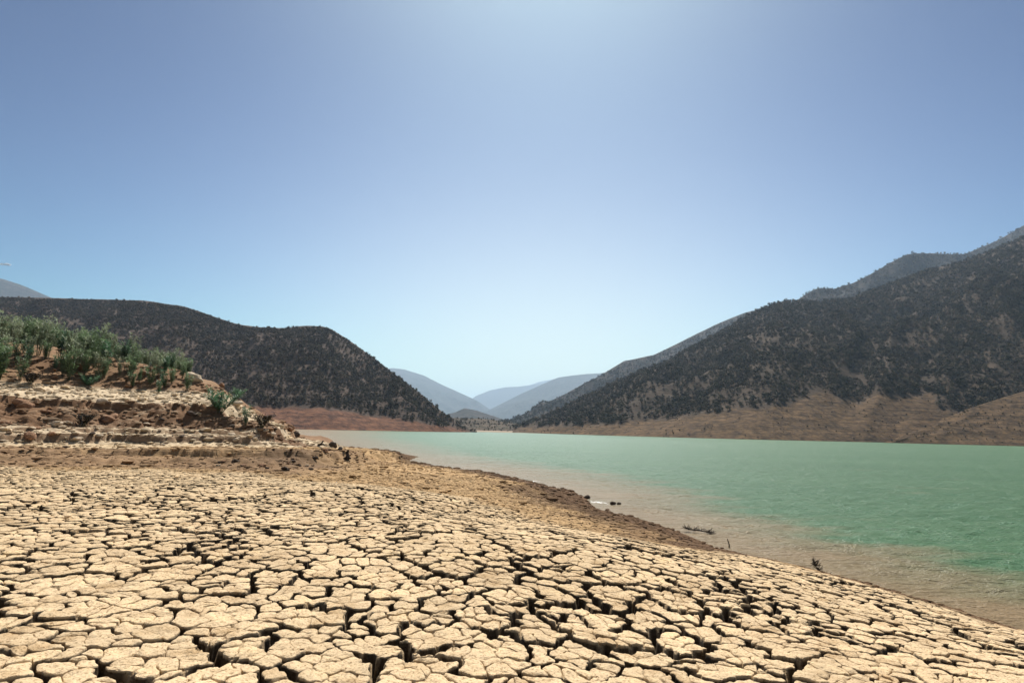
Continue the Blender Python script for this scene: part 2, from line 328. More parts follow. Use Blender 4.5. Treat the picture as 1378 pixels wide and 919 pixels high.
def water_mat():
    m, nt, bs = new_mat('lake_water'); pos = world_pos(nt)
    at = N(nt, 'ShaderNodeAttribute', attribute_name='silt')
    mp = N(nt, 'ShaderNodeMapping'); mp.inputs['Rotation'].default_value = (0, 0, R(12)); mp.inputs['Scale'].default_value = (.42, 1.7, 1); nt.links.new(pos, mp.inputs[0])
    big = noise_node(nt, .35, 4, .6, mp.outputs[0])
    sm = N(nt, 'ShaderNodeMath', operation='MULTIPLY_ADD'); nt.links.new(big.outputs[0], sm.inputs[0]); sm.inputs[1].default_value = .6; nt.links.new(at.outputs['Fac'], sm.inputs[2])
    r = ramp(nt, sm.outputs[0], [(.62, (.285, .205, .115)), (.85, (.21, .19, .105)), (1.0, (.084, .180, .088))])
    r.color_ramp.elements[0].position = .55; r.color_ramp.elements[1].position = .78; r.color_ramp.elements[2].position = .98
    gv = ramp(nt, noise_node(nt, .06, 4, .6, mp.outputs[0]).outputs[0], [(.3, (.82, .9, .86)), (.7, (1.15, 1.1, 1.12))])
    c = mulcol(nt, r.outputs[0], gv.outputs[0])
    # scattered small whitecaps
    f1 = noise_node(nt, 1.1, 5, .75, mp.outputs[0]); f2 = ramp(nt, f1.outputs[0], [(.735, (0, 0, 0)), (.76, (1, 1, 1))])
    mx = N(nt, 'ShaderNodeMix', data_type='RGBA'); nt.links.new(f2.outputs[0], mx.inputs[0]); nt.links.new(c, mx.inputs[6]); mx.inputs[7].default_value = (.75, .77, .75, 1)
    nt.links.new(mx.outputs[2], bs.inputs['Base Color']); bs.inputs['Roughness'].default_value = .30; bs.inputs['IOR'].default_value = 1.33; bs.inputs['Specular IOR Level'].default_value = .42
    n1 = bump(nt, noise_node(nt, 1.0, 3, .5, mp.outputs[0]).outputs[0], 1.0, .20)
    n2 = bump(nt, noise_node(nt, 3.6, 4, .6, mp.outputs[0]).outputs[0], 1.0, .17, n1)
    n3 = bump(nt, noise_node(nt, 14, 3, .6, mp.outputs[0]).outputs[0], 1.0, .07, n2)
    nt.links.new(n3, bs.inputs['Normal']); return m
M_WATER = water_mat()
M_FOAM = plain('foam', (.78, .78, .76), .6, .1, 10)

# ------------------------------------------------------------------ ground sheet
th_d = np.linspace(-R(54), R(54), 700); th_c = np.linspace(R(54), 2*math.pi-R(54), 62)[1:-1]
TH = np.concatenate([th_d, th_c])
RR = np.concatenate([np.geomspace(.4, 18, 80), np.linspace(18, 48, 230)[1:], np.geomspace(48, 110, 90)[1:], np.geomspace(110, 28500, 60)[1:]])
GX = RR[:, None]*np.sin(TH)[None, :]; GY = RR[:, None]*np.cos(TH)[None, :]
GZ, SD, GS, GQ, ONB = height(GX.ravel(), GY.ravel())
zz = GZ.reshape(GX.shape)
dzr = np.gradient(zz, axis=0)/np.maximum(np.gradient(RR)[:, None], 1e-6); dzt = np.gradient(zz, axis=1)/np.maximum(RR[:, None]*np.abs(np.gradient(TH))[None, :], 1e-6)
steep = np.sqrt(dzr**2+dzt**2).ravel()
gc = soil_colour(GX.ravel(), GY.ravel(), SD, GS, ONB, steep)
co = np.stack([GX.ravel(), GY.ravel(), GZ], 1)
nr, nc = GX.shape
q = grid_quads(nr, nc, wrap=True)[:, ::-1]
co = np.vstack([co, [[0, 0, float(height(np.array([0.]), np.array([0.]))[0][0])]]]); gc = np.vstack([gc, gc[:1]])
j = np.arange(nc); tri = np.stack([np.full(nc, len(co)-1), (j+1) % nc, j], 1)
ground = link('ground', fast_mesh('ground', co, tri, [M_SOIL], gc, q))
tag(ground, kind='structure')

# ------------------------------------------------------------------ water sheet
WT = np.concatenate([np.linspace(-R(60), R(75), 420), np.linspace(R(75), 2*math.pi-R(60), 50)[1:-1]]); WR = np.concatenate([np.geomspace(5, 150, 400), np.geomspace(150, 28000, 46)[1:]])
WX = (WR[:, None]*np.sin(WT)[None, :]).ravel(); WY = (WR[:, None]*np.cos(WT)[None, :]).ravel()
wsd = -shore_sd(WX, WY); band = np.maximum(0.17*np.maximum(WY, 0)+2.2, 2.2)
silt = np.clip(.16 + .50*wsd/band, 0, .75)
rw = np.hypot(WX, WY); wa, wb = WX*.94+WY*.34, -WX*.34+WY*.94
wz = 1.1*(.020*fbm(wa*.5, wb*1.1, 301, 2) + .034*(1-2*np.abs(vnoise(wa*.9, wb*3.0, 303))) + .018*(1-2*np.abs(vnoise(wa*1.8, wb*6.5, 304)))*(rw < 40))*(1-sst(70, 140, rw))*(.25+.75*sst(.1, 2, wsd))
water = link('water', fast_mesh('water', np.stack([WX, WY, wz-.012], 1), None, [M_WATER], None, grid_quads(len(WR), len(WT), True)[:, ::-1], attrs={'silt': silt}))
tag(water, kind='structure')

# ------------------------------------------------------------------ cracked mud plates
def build_plates():
    sp = 0.168; pts = []
    xs = np.arange(-34, 27, sp); ys = np.arange(0, 25.5, sp*.87)
    X, Y = np.meshgrid(xs, ys); X = X + (np.arange(len(ys)) % 2)[:, None]*sp*.5
    X = X + RNG.uniform(-.55, .55, X.shape)*sp; Y = Y + RNG.uniform(-.55, .55, Y.shape)*sp
    X = X.ravel(); Y = Y.ravel(); kp = RNG.random(len(X)) > .15; X = X[kp]; Y = Y[kp]
    sdv = shore_sd(X, Y); rm = region_m(X, Y, sdv); keep = rm > -.6
    X, Y, rm = X[keep], Y[keep], rm[keep]
    n = len(X)
    # coarse clusters
    cs = 0.54; cx = np.arange(-35, 28, cs); cy = np.arange(-1, 26.5, cs*.87)
    CX, CY = np.meshgrid(cx, cy); CX = CX + (np.arange(len(cy)) % 2)[:, None]*cs*.5
    CX = CX + RNG.uniform(-.42, .42, CX.shape)*cs; CY = CY + RNG.uniform(-.42, .42, CY.shape)*cs
    wx = X + .16*vnoise(X*2, Y*2, 101); wy = Y + .16*vnoise(X*2, Y*2, 102)
    gi = np.round((wy+1)/(cs*.87)).astype(int); cl = np.zeros(n, int); bd = np.full(n, 1e9)
    for di in (-2, -1, 0, 1, 2):
        ii = np.clip(gi+di, 0, len(cy)-1); gj = np.round((wx+35 - (ii % 2)*cs*.5)/cs).astype(int)
        for dj in (-2, -1, 0, 1, 2):
            jj = np.clip(gj+dj, 0, len(cx)-1); d = (CX[ii, jj]-wx)**2 + (CY[ii, jj]-wy)**2
            m = d < bd; bd = np.where(m, d, bd); cl = np.where(m, ii*len(cx)+jj, cl)
    out = geometry.delaunay_2d_cdt([Vector((a, b)) for a, b in zip(X, Y)], [], [], 0, 1e-6)
    V = out[0]; T = np.array(out[2]); orig = out[3]
    vx = np.array([v[0] for v in V]); vy = np.array([v[1] for v in V]); vmap = np.array([o[0] if len(o) else -1 for o in orig])
    tb = [[] for _ in range(len(vx))]
    A, B, C = T[:, 0], T[:, 1], T[:, 2]
    ax, ay, bx, by, cx_, cy_ = vx[A], vy[A], vx[B], vy[B], vx[C], vy[C]
    D = 2*(ax*(by-cy_)+bx*(cy_-ay)+cx_*(ay-by)); D = np.where(np.abs(D) < 1e-12, 1e-12, D)
    ux = ((ax**2+ay**2)*(by-cy_)+(bx**2+by**2)*(cy_-ay)+(cx_**2+cy_**2)*(ay-by))/D
    uy = ((ax**2+ay**2)*(cx_-bx)+(bx**2+by**2)*(ax-cx_)+(cx_**2+cy_**2)*(bx-ax))/D
    nbr_tri = {}
    for k, (a, b, c) in enumerate(T.tolist()):
        tb[a].append((b, c, k)); tb[b].append((c, a, k)); tb[c].append((a, b, k))
    cells = []
    for i in range(len(vx)):
        o = vmap[i]
        if o < 0 or rm[o] <= 0: continue
        nx = {b: (c, k) for b, c, k in tb[i]}
        if not nx: continue
        st = next(iter(nx)); cur = st; seq = []; ok = True
        for _ in range(len(nx)):
            if cur not in nx: ok = False; break
            nn, k = nx[cur]; seq.append((nn, k)); cur = nn
        if not ok or cur != st or len(seq) < 3: continue
        # seq[j] = (neighbour n_{j+1}, tri between n_j and n_{j+1}); edge dual to neighbour seq[j][0] joins tri seq[j] and tri seq[j+1]
        cells.append((i, o, seq))
    allV = []; allT = []; allC = []; depthA = []; base = 0
    clus_of = []
    for (i, o, seq) in cells:
        px0, py0 = X[o], Y[o]; dist = math.hypot(px0, py0)
        spc = max(.022, .0065*dist)
        P = []; Nn = []; Bd = []
        L = len(seq)
        for j in range(L):
            nb = seq[j][0]; k1 = seq[j][1]; k2 = seq[(j+1) % L][1]
            p = (ux[k1], uy[k1]); qn = (ux[k2], uy[k2]); ex, ey = qn[0]-p[0], qn[1]-p[1]; ln = math.hypot(ex, ey)
            ob = vmap[nb]; bnd = cl[ob] != cl[o]
            if ln > .6: ln = .6
            ne = max(1, int(round(ln/spc))) if ln > .3*spc else 1
            nxn, nyn = (px0-vx[nb]), (py0-vy[nb]); q_ = math.hypot(nxn, nyn) or 1
            for t in range(ne):
                f = t/ne; P.append((p[0]+ex*f, p[1]+ey*f)); Nn.append((nxn/q_, nyn/q_)); Bd.append(bnd)
            if j == 0: first_b = bnd
            if True: P[-ne] = P[-ne]
        P = np.array(P); Nn = np.array(Nn); Bd = np.array(Bd)
        # corner vertices take the bolder of their two edges
        idx = 0; starts = []
        for j in range(L): pass
        Bd = Bd | (np.roll(Bd, 1) & True) if len(Bd) <= L else Bd
        allV.append((P, Nn, Bd, i, o, dist, seq))
    # ---- vectorised evaluation of outline points
    cat = np.concatenate([a[0] for a in allV]); lens = np.array([len(a[0]) for a in allV])
    wxp = cat[:, 0] + .040*vnoise(cat[:, 0]*5, cat[:, 1]*5, 111) + .020*vnoise(cat[:, 0]*14, cat[:, 1]*14, 113) + .013*vnoise(cat[:, 0]*34, cat[:, 1]*34, 115)
    wyp = cat[:, 1] + .040*vnoise(cat[:, 0]*5, cat[:, 1]*5, 112) + .020*vnoise(cat[:, 0]*14, cat[:, 1]*14, 114) + .013*vnoise(cat[:, 0]*34, cat[:, 1]*34, 116)
    sdp = shore_sd(wxp, wyp); G = zone_G(wxp, wyp, sdp)
    wn_ = vnoise(wxp*1.4, wyp*1.4, 121)*.6 + vnoise(wxp*5, wyp*5, 122)*.4
    wide = np.clip(.42+1.15*wn_, .03, 1.5)**1.3
    # boundary flag dilated by position so both sides of a seam agree at corners
    key = np.round(cat*2e4).astype(np.int64); key = key[:, 0]*10000019 + key[:, 1]
    bd = np.concatenate([a[2] for a in allV]); uk, inv = np.unique(key, return_inverse=True)
    mb = np.zeros(len(uk), bool); np.logical_or.at(mb, inv, bd); bd = mb[inv]
    halfw = np.where(bd, (.011+.054*wide)*(.3+.7*G), (.0018+.0045*np.clip(.35+1.1*vnoise(wxp*3, wyp*3, 123), 0, 1))*(.5+.5*G))
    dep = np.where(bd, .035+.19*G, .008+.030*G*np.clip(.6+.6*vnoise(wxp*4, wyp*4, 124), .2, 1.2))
    off = np.concatenate([[0], np.cumsum(lens)])
    VV = []; ZO = []; TT = []; DK = []; CL = []; CN = []; nv = 0
    for c, (P, Nn, Bd, i, o, dist, seq) in enumerate(allV):
        a, b = off[c], off[c+1]; p = np.stack([wxp[a:b], wyp[a:b]], 1); w = halfw[a:b]; d = dep[a:b]; n_ = len(p)
        cen = p.mean(0); v = cen-p; l = np.linalg.norm(v, axis=1)+1e-9; u = v/l[:, None]
        cosn = np.maximum(.5, (u*Nn).sum(1))
        t = np.minimum(w/cosn, .75*l)
        p2 = p + u*t[:, None]
        it = 1
        for _ in range(it): p2 = .5*p2 + .25*(np.roll(p2, 1, 0)+np.roll(p2, -1, 0)) if n_ > 6 else p2
        r = float(np.linalg.norm(p2-cen, axis=1).mean())
        def ins(k): return p2 + (cen-p2)*(k/max(r, .03))
        hh = float(RNG.normal(0, .0045))
        if dist < 9:
            rings = [(p, -d), (p+(p2-p)*.62, -d*.55), (p2, -np.minimum(d*.5, .020)), (ins(.001), np.full(n_, -.0045)), (ins(.005), np.full(n_, -.001)), (ins(.016), np.full(n_, .0003)), (cen+(p2-cen)*.62, np.full(n_, .002)), (cen+(p2-cen)*.33, np.full(n_, .003))]
        elif dist < 15:
            rings = [(p, -d), (p2, -np.minimum(d*.5, .024)), (ins(.003), np.full(n_, -.003)), (ins(.014), np.full(n_, .0)), (cen+(p2-cen)*.5, np.full(n_, .002))]
        else:
            rings = [(p, -d), (p2, -np.minimum(d*.5, .03)), (ins(.010), np.full(n_, 0.))]
        for kk, (rp, rz) in enumerate(rings):
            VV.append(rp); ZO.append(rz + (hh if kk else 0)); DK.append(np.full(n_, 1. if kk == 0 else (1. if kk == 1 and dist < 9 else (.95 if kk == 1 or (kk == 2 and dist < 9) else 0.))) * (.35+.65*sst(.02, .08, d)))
        VV.append(cen[None]); ZO.append(np.array([.003+hh])); DK.append(np.zeros(1))
        ar = np.arange(n_); ar2 = (ar+1) % n_
        for kk in range(len(rings)-1):
            A0 = nv+kk*n_; B0 = nv+(kk+1)*n_
            TT.append(np.stack([A0+ar, A0+ar2, B0+ar2], 1)); TT.append(np.stack([A0+ar, B0+ar2, B0+ar], 1))
        A0 = nv+(len(rings)-1)*n_; cc = nv+len(rings)*n_
        TT.append(np.stack([A0+ar, A0+ar2, np.full(n_, cc)], 1))
        tot = len(rings)*n_+1; CN.append((nv, nv+tot)); CL.append(cl[o]); nv += tot
    VV = np.concatenate(VV); ZO = np.concatenate(ZO); DK = np.concatenate(DK); TT = np.concatenate(TT)
    x, y = VV[:, 0], VV[:, 1]; sd = shore_sd(x, y); s = bank_s(x, y)
    top = np.clip(1-DK, 0, 1)
    rg = .006*vnoise(x*9, y*9, 131) + .006*vnoise(x*24, y*24, 132) + .004*vnoise(x*60, y*60, 133)
    z = mud(x, y, sd) + hollow(x, y) + ZO + rg*top
    # whole plates sit a little high, low or tilted
    clv = np.zeros(nv, int)
    for (a, b), c in zip(CN, CL): clv[a:b] = c
    hz = _h(clv, clv*0+7, 1)-.5; hx = _h(clv, clv*0+9, 2)-.5; hy = _h(clv, clv*0+11, 3)-.5
    z = z + top*(hz*.014 + hx*.02*np.sin(x*2.) + hy*.02*np.cos(y*2.))*zone_G(x, y, sd)
    colr = soil_colour(x, y, sd, s, np.zeros(nv, bool), np.zeros(nv))
    tint = 1 + .16*(_h(clv, clv*0+3, 5)-.5)
    colr = colr*tint[:, None]
    colr = mix(colr, C_SHADE, np.clip(DK*.92, 0, 1))  # crack shade painted in: walls and floors go near-black below the rim
    co = np.stack([x, y, z], 1)
    # orientation
    e1 = co[TT[:, 1]]-co[TT[:, 0]]; e2 = co[TT[:, 2]]-co[TT[:, 0]]
    # merge coincident seam vertices
    cells_cl = np.array(CL); ucl = np.unique(cells_cl)
    tri_cell = clv[TT[:, 0]]
    # rank clusters by size in view
    cnt = {}
    cent = {}
    for c, (a, b) in zip(CL, CN):
        pz = co[b-1]; ppx, ppy = project(pz)
        if 0 <= ppx <= PW and 0 < ppy < PH+10 and pz[1] > 1:
            cnt[c] = cnt.get(c, 0) + (b-a and 1.0/(pz[1]**3))
    best = sorted(cnt, key=lambda c: -cnt[c])[:299]; bset = set(best)
    order = np.argsort(tri_cell, kind='stable'); tcs = tri_cell[order]
    def make(tr, name, kind=None):
        uv, invv = np.unique(tr.ravel(), return_inverse=True); cc = co[uv]; cl_ = colr[uv]
        k = np.round(cc*4e4).astype(np.int64); k = (k[:, 0]*73856093) ^ (k[:, 1]*19349663) ^ (k[:, 2]*83492791)
        _, fi, iv = np.unique(k, return_index=True, return_inverse=True)
        t2 = iv[invv].reshape(-1, 3); cc = cc[fi]; cl_ = cl_[fi]
        good = (t2[:, 0] != t2[:, 1]) & (t2[:, 1] != t2[:, 2]) & (t2[:, 0] != t2[:, 2]); t2 = t2[good]
        o0 = np.array([0, 0, 0]) if kind else cc.mean(0)
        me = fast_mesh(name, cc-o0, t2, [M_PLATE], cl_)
        ob = link(name, me, ground); ob.location = Vector(o0)
        if kind: ob['kind'] = kind
    for c in best:
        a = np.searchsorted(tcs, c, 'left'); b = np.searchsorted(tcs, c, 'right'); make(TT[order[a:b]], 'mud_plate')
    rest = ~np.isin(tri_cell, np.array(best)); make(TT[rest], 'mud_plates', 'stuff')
    print('plates', len(ucl), 'cells', len(CL), 'tris', len(TT))
build_plates()

# ------------------------------------------------------------------ mountains
def mountain(name, cols, mat, nrow, ncol, amp, gul, seed, treeline=None, zf=-3.0, fall=1.0, shape=1.0, skyrough=1.0, label=None):
    cols = sorted(cols); a = np.array(cols, float)
    px = np.linspace(a[0, 0], a[-1, 0], ncol); sy = np.interp(px, a[:, 0], a[:, 1]); Dr = np.interp(px, a[:, 0], a[:, 2]); Df = np.interp(px, a[:, 0], a[:, 3])
    k = max(1, ncol//60); ker = np.ones(k)/k
    if k > 1:
        pad = lambda v: np.convolve(np.pad(v, k, mode='edge'), ker, 'same')[k:-k]
        sy, Dr, Df = pad(sy), pad(Dr), pad(Df)
    ridge = np.array([P_depth(p, s, d) for p, s, d in zip(px, sy, Dr)])
    hy = 579+.0235*(px-689)
    foot = np.array([P_depth(p, h, d) for p, h, d in zip(px, hy, Df)]); foot[:, 2] = zf
    back = ridge + (ridge-foot)*np.array([1, 1, 0])*fall; back[:, 2] = zf
    t = np.linspace(0, 1, nrow); G_ = []
    for tt in t:
        p = foot*(1-tt)+ridge*tt; p[:, 2] = foot[:, 2] + (ridge[:, 2]-foot[:, 2])*tt**shape; G_.append(p)
    for tt in np.linspace(0, 1, max(4, nrow//4))[1:]:
        p = ridge*(1-tt)+back*tt; G_.append(p)
    G_ = np.array(G_); TTt = np.concatenate([t, 1+np.linspace(0, 1, max(4, nrow//4))[1:]])[:, None]
    sc = Dr.mean()/900.
    hgt = np.maximum(ridge[:, 2]-zf, 1)[None, :]
    env = np.clip(np.minimum(TTt*2.2, 1), 0, 1)*np.clip((2.0-TTt)*3, 0, 1); near = 1-np.exp(-((TTt-1)/.22)**2)
    X, Y = G_[..., 0], G_[..., 1]
    arc = np.concatenate([[0], np.cumsum(np.linalg.norm(np.diff(ridge[:, :2], axis=0), axis=1))])[None, :]
    g = 1-np.abs(fbm(arc/(150*sc)+.5*vnoise(X/(200*sc), Y/(200*sc), seed), TTt*1.3, seed+3, 4))*2.2       # spurs running down to the foot
    dz = 1.25*gul*g*np.minimum(1, hgt/(gul*5))*env*near + amp*fbm(X/(60*sc), Y/(60*sc), seed+9, 5)*env*(.10*skyrough+.9*near)*np.minimum(1, hgt/40)
    G_[..., 2] += dz
    Yc = -gul*.4*np.minimum(1, hgt/(gul*5))*env*near; G_[..., 2] += Yc*.5
    nr_ = len(G_); co = G_.reshape(-1, 3)
    ppx, ppy = project(co)
    if treeline is not None:
        tl = np.array(treeline, float); ty = np.interp(ppx, tl[:, 0], tl[:, 1]) + 3.0*fbm(X.ravel()/12, Y.ravel()/12, seed+20, 3)
        bare = sst(-1.5, 2.5, ppy-ty)*(TTt*np.ones_like(X) < (.75 if treeline[0][1] > 400 else 3)).ravel()
    else: bare = np.zeros(len(co))
    me = fast_mesh(name, co, None, [mat], None, grid_quads(nr_, ncol), attrs={'bare': bare})
    o = link(name, me); tag(o, kind='structure')
    if label: o['label'] = label
    return G_, nrow, bare.reshape(X.shape)
TL_R = [(680, 577), (700, 575), (800, 571), (830, 569), (905, 563), (960, 557), (989, 548), (1018, 551), (1060, 546), (1110, 523), (1130, 536), (1156, 543), (1177, 529), (1215, 533), (1253, 529), (1262, 548), (1290, 556), (1330, 590), (1500, 590)]
TL_L = [(200, 540), (345, 548), (380, 548), (440, 550), (480, 556), (540, 564), (600, 573), (650, 580)]
R1 = [(690,576,700,640),(700,573,760,625),(720,565,800,610),(760,549,860,580),(800,528,900,530),(850,505,930,490),(900,485,960,460),(960,452,980,437),(1020,418,1000,425),(1050,406,1010,425),(1110,406,1030,430),(1140,403,1040,435),(1180,389,1050,440),(1240,366,1060,445),(1300,350,1060,447),(1340,335,1060,447),(1378,318,1060,447),(1500,260,1060,450),(1900,150,1060,450)]
L1 = [(-700,380,900,300),(-300,392,900,300),(0,400,900,330),(60,401,880,335),(100,402,860,340),(200,405,800,350),(245,412,780,360),(320,437,740,368),(380,442,700,374),(410,438,690,378),(440,440,680,384),(470,458,665,395),(500,480,650,405),(560,525,600,430),(600,558,560,465),(625,575,545,500),(642,582,540,520)]
SP = [(1180,598,422,418),(1220,583,430,410),(1261,567,440,402),(1295,552,455,398),(1340,537,470,394),(1378,526,480,392),(1500,495,510,390),(1900,420,520,390)]
g_R1 = mountain('hill', R1, M_H_R1, 90, 420, 16, 20, 200, TL_R, label='near forested hillside rising on the right of the lake')
g_L1 = mountain('hill', L1, M_H_L1, 80, 420, 12, 13, 300, TL_L, label='rounded dark hill on the left of the lake with a reddish foot')
g_SP = mountain('spur', SP, M_H_R1, 40, 160, 2.5, 2.0, 400, [(1100, 300), (1900, 300)], label='bare brown spur coming down to the water at far right')
g_R2 = mountain('mountain', [(1000,445,1700,1200),(1060,412,1700,1200),(1085,395,1700,1200),(1100,388,1700,1200),(1120,390,1750,1200),(1150,380,1800,1250),(1210,346,1850,1250),(1225,341,1900,1250),(1290,343,2000,1250),(1300,340,2100,1300),(1340,325,2200,1300),(1378,303,2200,1300),(1500,270,2200,1300),(1900,265,2200,1300)], M_H_FAR, 90, 360, 46, 50, 500)
g_R3 = mountain('mountain', [(640,580,1350,1215),(650,578,1417,1242),(690,563,1620,1282),(740,540,1755,1323),(800,510,1890,1350),(840,485,1957,1417),(880,478,2025,1458),(920,458,2092,1485),(960,438,2160,1485),(1000,421,2160,1512),(1015,417,2160,1512),(1060,422,2160,1512),(1100,430,2160,1512)], M_H_FAR, 70, 300, 30, 34, 600)
g_R4 = mountain('mountain', [(625,572,6175,5525),(640,562,7150,5687),(650,555,7475,5850),(670,545,7800,6012),(700,530,8125,6175),(750,508,8450,6175),(770,505,8450,6175),(790,503,8612,6175),(850,500,8775,6175),(900,495,8775,6175)], M_H_FAR, 50, 160, 60, 70, 700)
mountain('mountain', [(590,560,13162,11943),(630,541,13650,11943),(640,533,14137,11943),(660,525,14625,11943),(680,521,14625,11943),(700,520,14625,11943),(720,517,14625,11943),(735,515,14625,11943),(800,512,14625,11943)], M_H_FAR, 24, 80, 60, 60, 800)
mountain('mountain', [(670,530,18406,16914),(700,523,18905,16914),(725,514,19402,17162),(745,510,19650,17162),(800,516,19650,17162)], M_H_FAR, 20, 60, 60, 60, 850)
mountain('mountain', [(420,520,9062,6887),(480,502,9425,6887),(528,495,9787,6887),(545,497,9787,6887),(570,505,9787,6887),(600,520,9606,6887),(640,538,9062,6706),(655,548,8700,6525),(675,562,8337,6525),(690,572,7975,6525)], M_H_FAR, 60, 200, 70, 80, 900)
mountain('mountain', [(-700,370,4320,3200),(-300,365,4320,3200),(0,374,4320,3200),(30,384,4320,3200),(65,399,4320,3200),(120,420,4320,3200),(250,450,4320,3200)], M_H_FAR, 30, 90, 30, 36, 950)
g_M = mountain('hill', [(560,572,2380,2040),(590,560,2465,2040),(612,555,2516,2040),(625,549,2550,2040),(640,552,2550,2040),(665,560,2516,2040),(700,572,2380,2040)], M_H_FAR, 24, 80, 6, 6, 1000)
g_B = mountain('hill', [(540,575,850,760),(575,566,930,780),(600,562,950,780),(640,563,950,780),(660,564,950,790),(700,571,920,790),(740,576,880,760)], M_H_BENCH, 24, 90, 3, 4, 1050)
# far sandy shore at the head of the lake
n1 = 60; tpx = np.linspace(560, 870, n1); rows = []
for k, tt in enumerate(np.linspace(0, 1, 12)):
    d = np.interp(tpx, [560, 620, 700, 800, 870], [545, 600, 610, 560, 500])*(1-tt) + np.interp(tpx, [560, 870], [950, 700])*tt
    rows.append(np.array([[*(P_depth(p, 579+.0235*(p-689), dd)[:2]), -.4 + 2.4*tt**.8 + .25*vnoise(p*.1, tt*5, 9)] for p, dd in zip(tpx, d)]))
link('beach', fast_mesh('beach', np.array(rows).reshape(-1, 3), None, [M_SAND], None, grid_quads(12, n1)))['kind'] = 'structure'

# ------------------------------------------------------------------ hillside trees
def ico(sub, r=1.0, seed=0, amp=.25, squash=1.0):
    bm = bmesh.new(); bmesh.ops.create_icosphere(bm, subdivisions=sub, radius=1.0)
    rg = np.random.default_rng(seed); o = rg.uniform(-50, 50, 3)
    for v in bm.verts:
        c = v.co; k = 1+amp*float(fbm(np.array(c.x*1.4+o[0]+c.z), np.array(c.y*1.4+o[1]-c.z*.7), seed, 3))*1.8
        v.co = Vector((c.x*k, c.y*k, c.z*k*squash))*r
    co = np.array([v.co[:] for v in bm.verts]); f = np.array([[v.index for v in fc.verts] for fc in bm.faces]); bm.free(); return co, f
def tree_mesh(seed):
    rg = np.random.default_rng(seed); V = []; T = []; mi = []; nv = 0
    # trunk and limbs as tapered prisms
    def limb(a, b, ra, rb):
        nonlocal nv
        a = np.array(a); b = np.array(b); d = b-a; d = d/np.linalg.norm(d); s = np.cross(d, [0.3, .9, .1]); s /= np.linalg.norm(s); w = np.cross(d, s)
        ring = [(math.cos(k*2.1)*s+math.sin(k*2.1)*w) for k in range(3)]
        vs = [a+r*ra for r in ring]+[b+r*rb for r in ring]; V.extend(vs)
        for k in range(3):
            k2 = (k+1) % 3; T.append((nv+k, nv+k2, nv+3+k2)); T.append((nv+k, nv+3+k2, nv+3+k)); mi.extend([0, 0])
        nv += 6
    limb((0, 0, -.1), (.04, .02, .45), .055, .035)
    for k in range(4):
        an = k*1.6+rg.uniform(0, 1); limb((.03, .01, .25+.05*k), (.25*math.cos(an), .25*math.sin(an), .5+.08*k), .025, .01)
    for k in range(7):
        an = rg.uniform(0, 6.28); rr = rg.uniform(0, .27); z = rg.uniform(.28, .82); rad = rg.uniform(.13, .24)*(1.15-.55*z)
        c, f = ico(1, rad, seed*31+k, .35, .85)
        V.extend(c+np.array([rr*math.cos(an), rr*math.sin(an), z])); T.extend([tuple(t+nv) for t in f]); mi.extend([1]*len(f)); nv += len(c)
    for k in range(46):
        an = rg.uniform(0, 6.28); z = rg.uniform(.16, .98); rr = .42*math.sqrt(max(.03, 1-((z-.5)/.52)**2))*rg.uniform(.75, 1.12); p = np.array([rr*math.cos(an), rr*math.sin(an), z])
        a = rg.normal(0, 1, 3); a /= np.linalg.norm(a); b = np.cross(a, rg.normal(0, 1, 3)); b /= np.linalg.norm(b); s = rg.uniform(.05, .10)
        V.extend([p-a*s, p+b*s*.8, p+a*s, p-b*s*.7]); T.extend([(nv, nv+1, nv+2), (nv, nv+2, nv+3)]); mi.extend([1, 1]); nv += 4
    me = fast_mesh('hill_tree', np.array(V), np.array(T), [M_BARK, {42: M_TREE2, 43: M_TREE3, 44: M_TREE3}.get(seed, M_TREE)], smooth=False)
    me.polygons.foreach_set('material_index', np.array(mi, np.int32)); return me
TREES = [tree_mesh(40+k) for k in range(5)]
lib = bpy.data.collections.new('tree_library')
for k, me in enumerate(TREES):
    lib.objects.link(bpy.data.objects.new('hill_tree_source', me))
def sample(grid, n, seed, clump, tmax=1.02, on_bare=False):
    G_, nrow, bare = grid; rg = np.random.default_rng(seed)
    nc_ = G_.shape[1]; r = rg.uniform(0, (nrow-1)*tmax, n*6); c = rg.uniform(0, nc_-1.001, n*6)
    r = np.minimum(r, G_.shape[0]-1.01)
    i = r.astype(int); j = c.astype(int); fr = (r-i)[:, None]; fc = (c-j)[:, None]
    p = (G_[i, j]*(1-fr)+G_[i+1, j]*fr)*(1-fc) + (G_[i, j+1]*(1-fr)+G_[i+1, j+1]*fr)*fc
    du = G_[i+1, j]-G_[i, j]; dv = G_[i, j+1]-G_[i, j]; area = np.linalg.norm(np.cross(du, dv), axis=1); area /= np.percentile(area, 97)
    b = bare[i, j]; cl = fbm(p[:, 0]/45, p[:, 1]/45, seed, 4)
    ok = (rg.random(len(p)) < area) & ((b > .6) if on_bare else (b < .35)) & (rg.random(len(p)) < np.clip(.75+clump*cl, .08, 1)) 
    p = p[ok]; x, y = project(p); inv = (x > -120) & (x < PW+120); p = p[inv][:n]
    return p
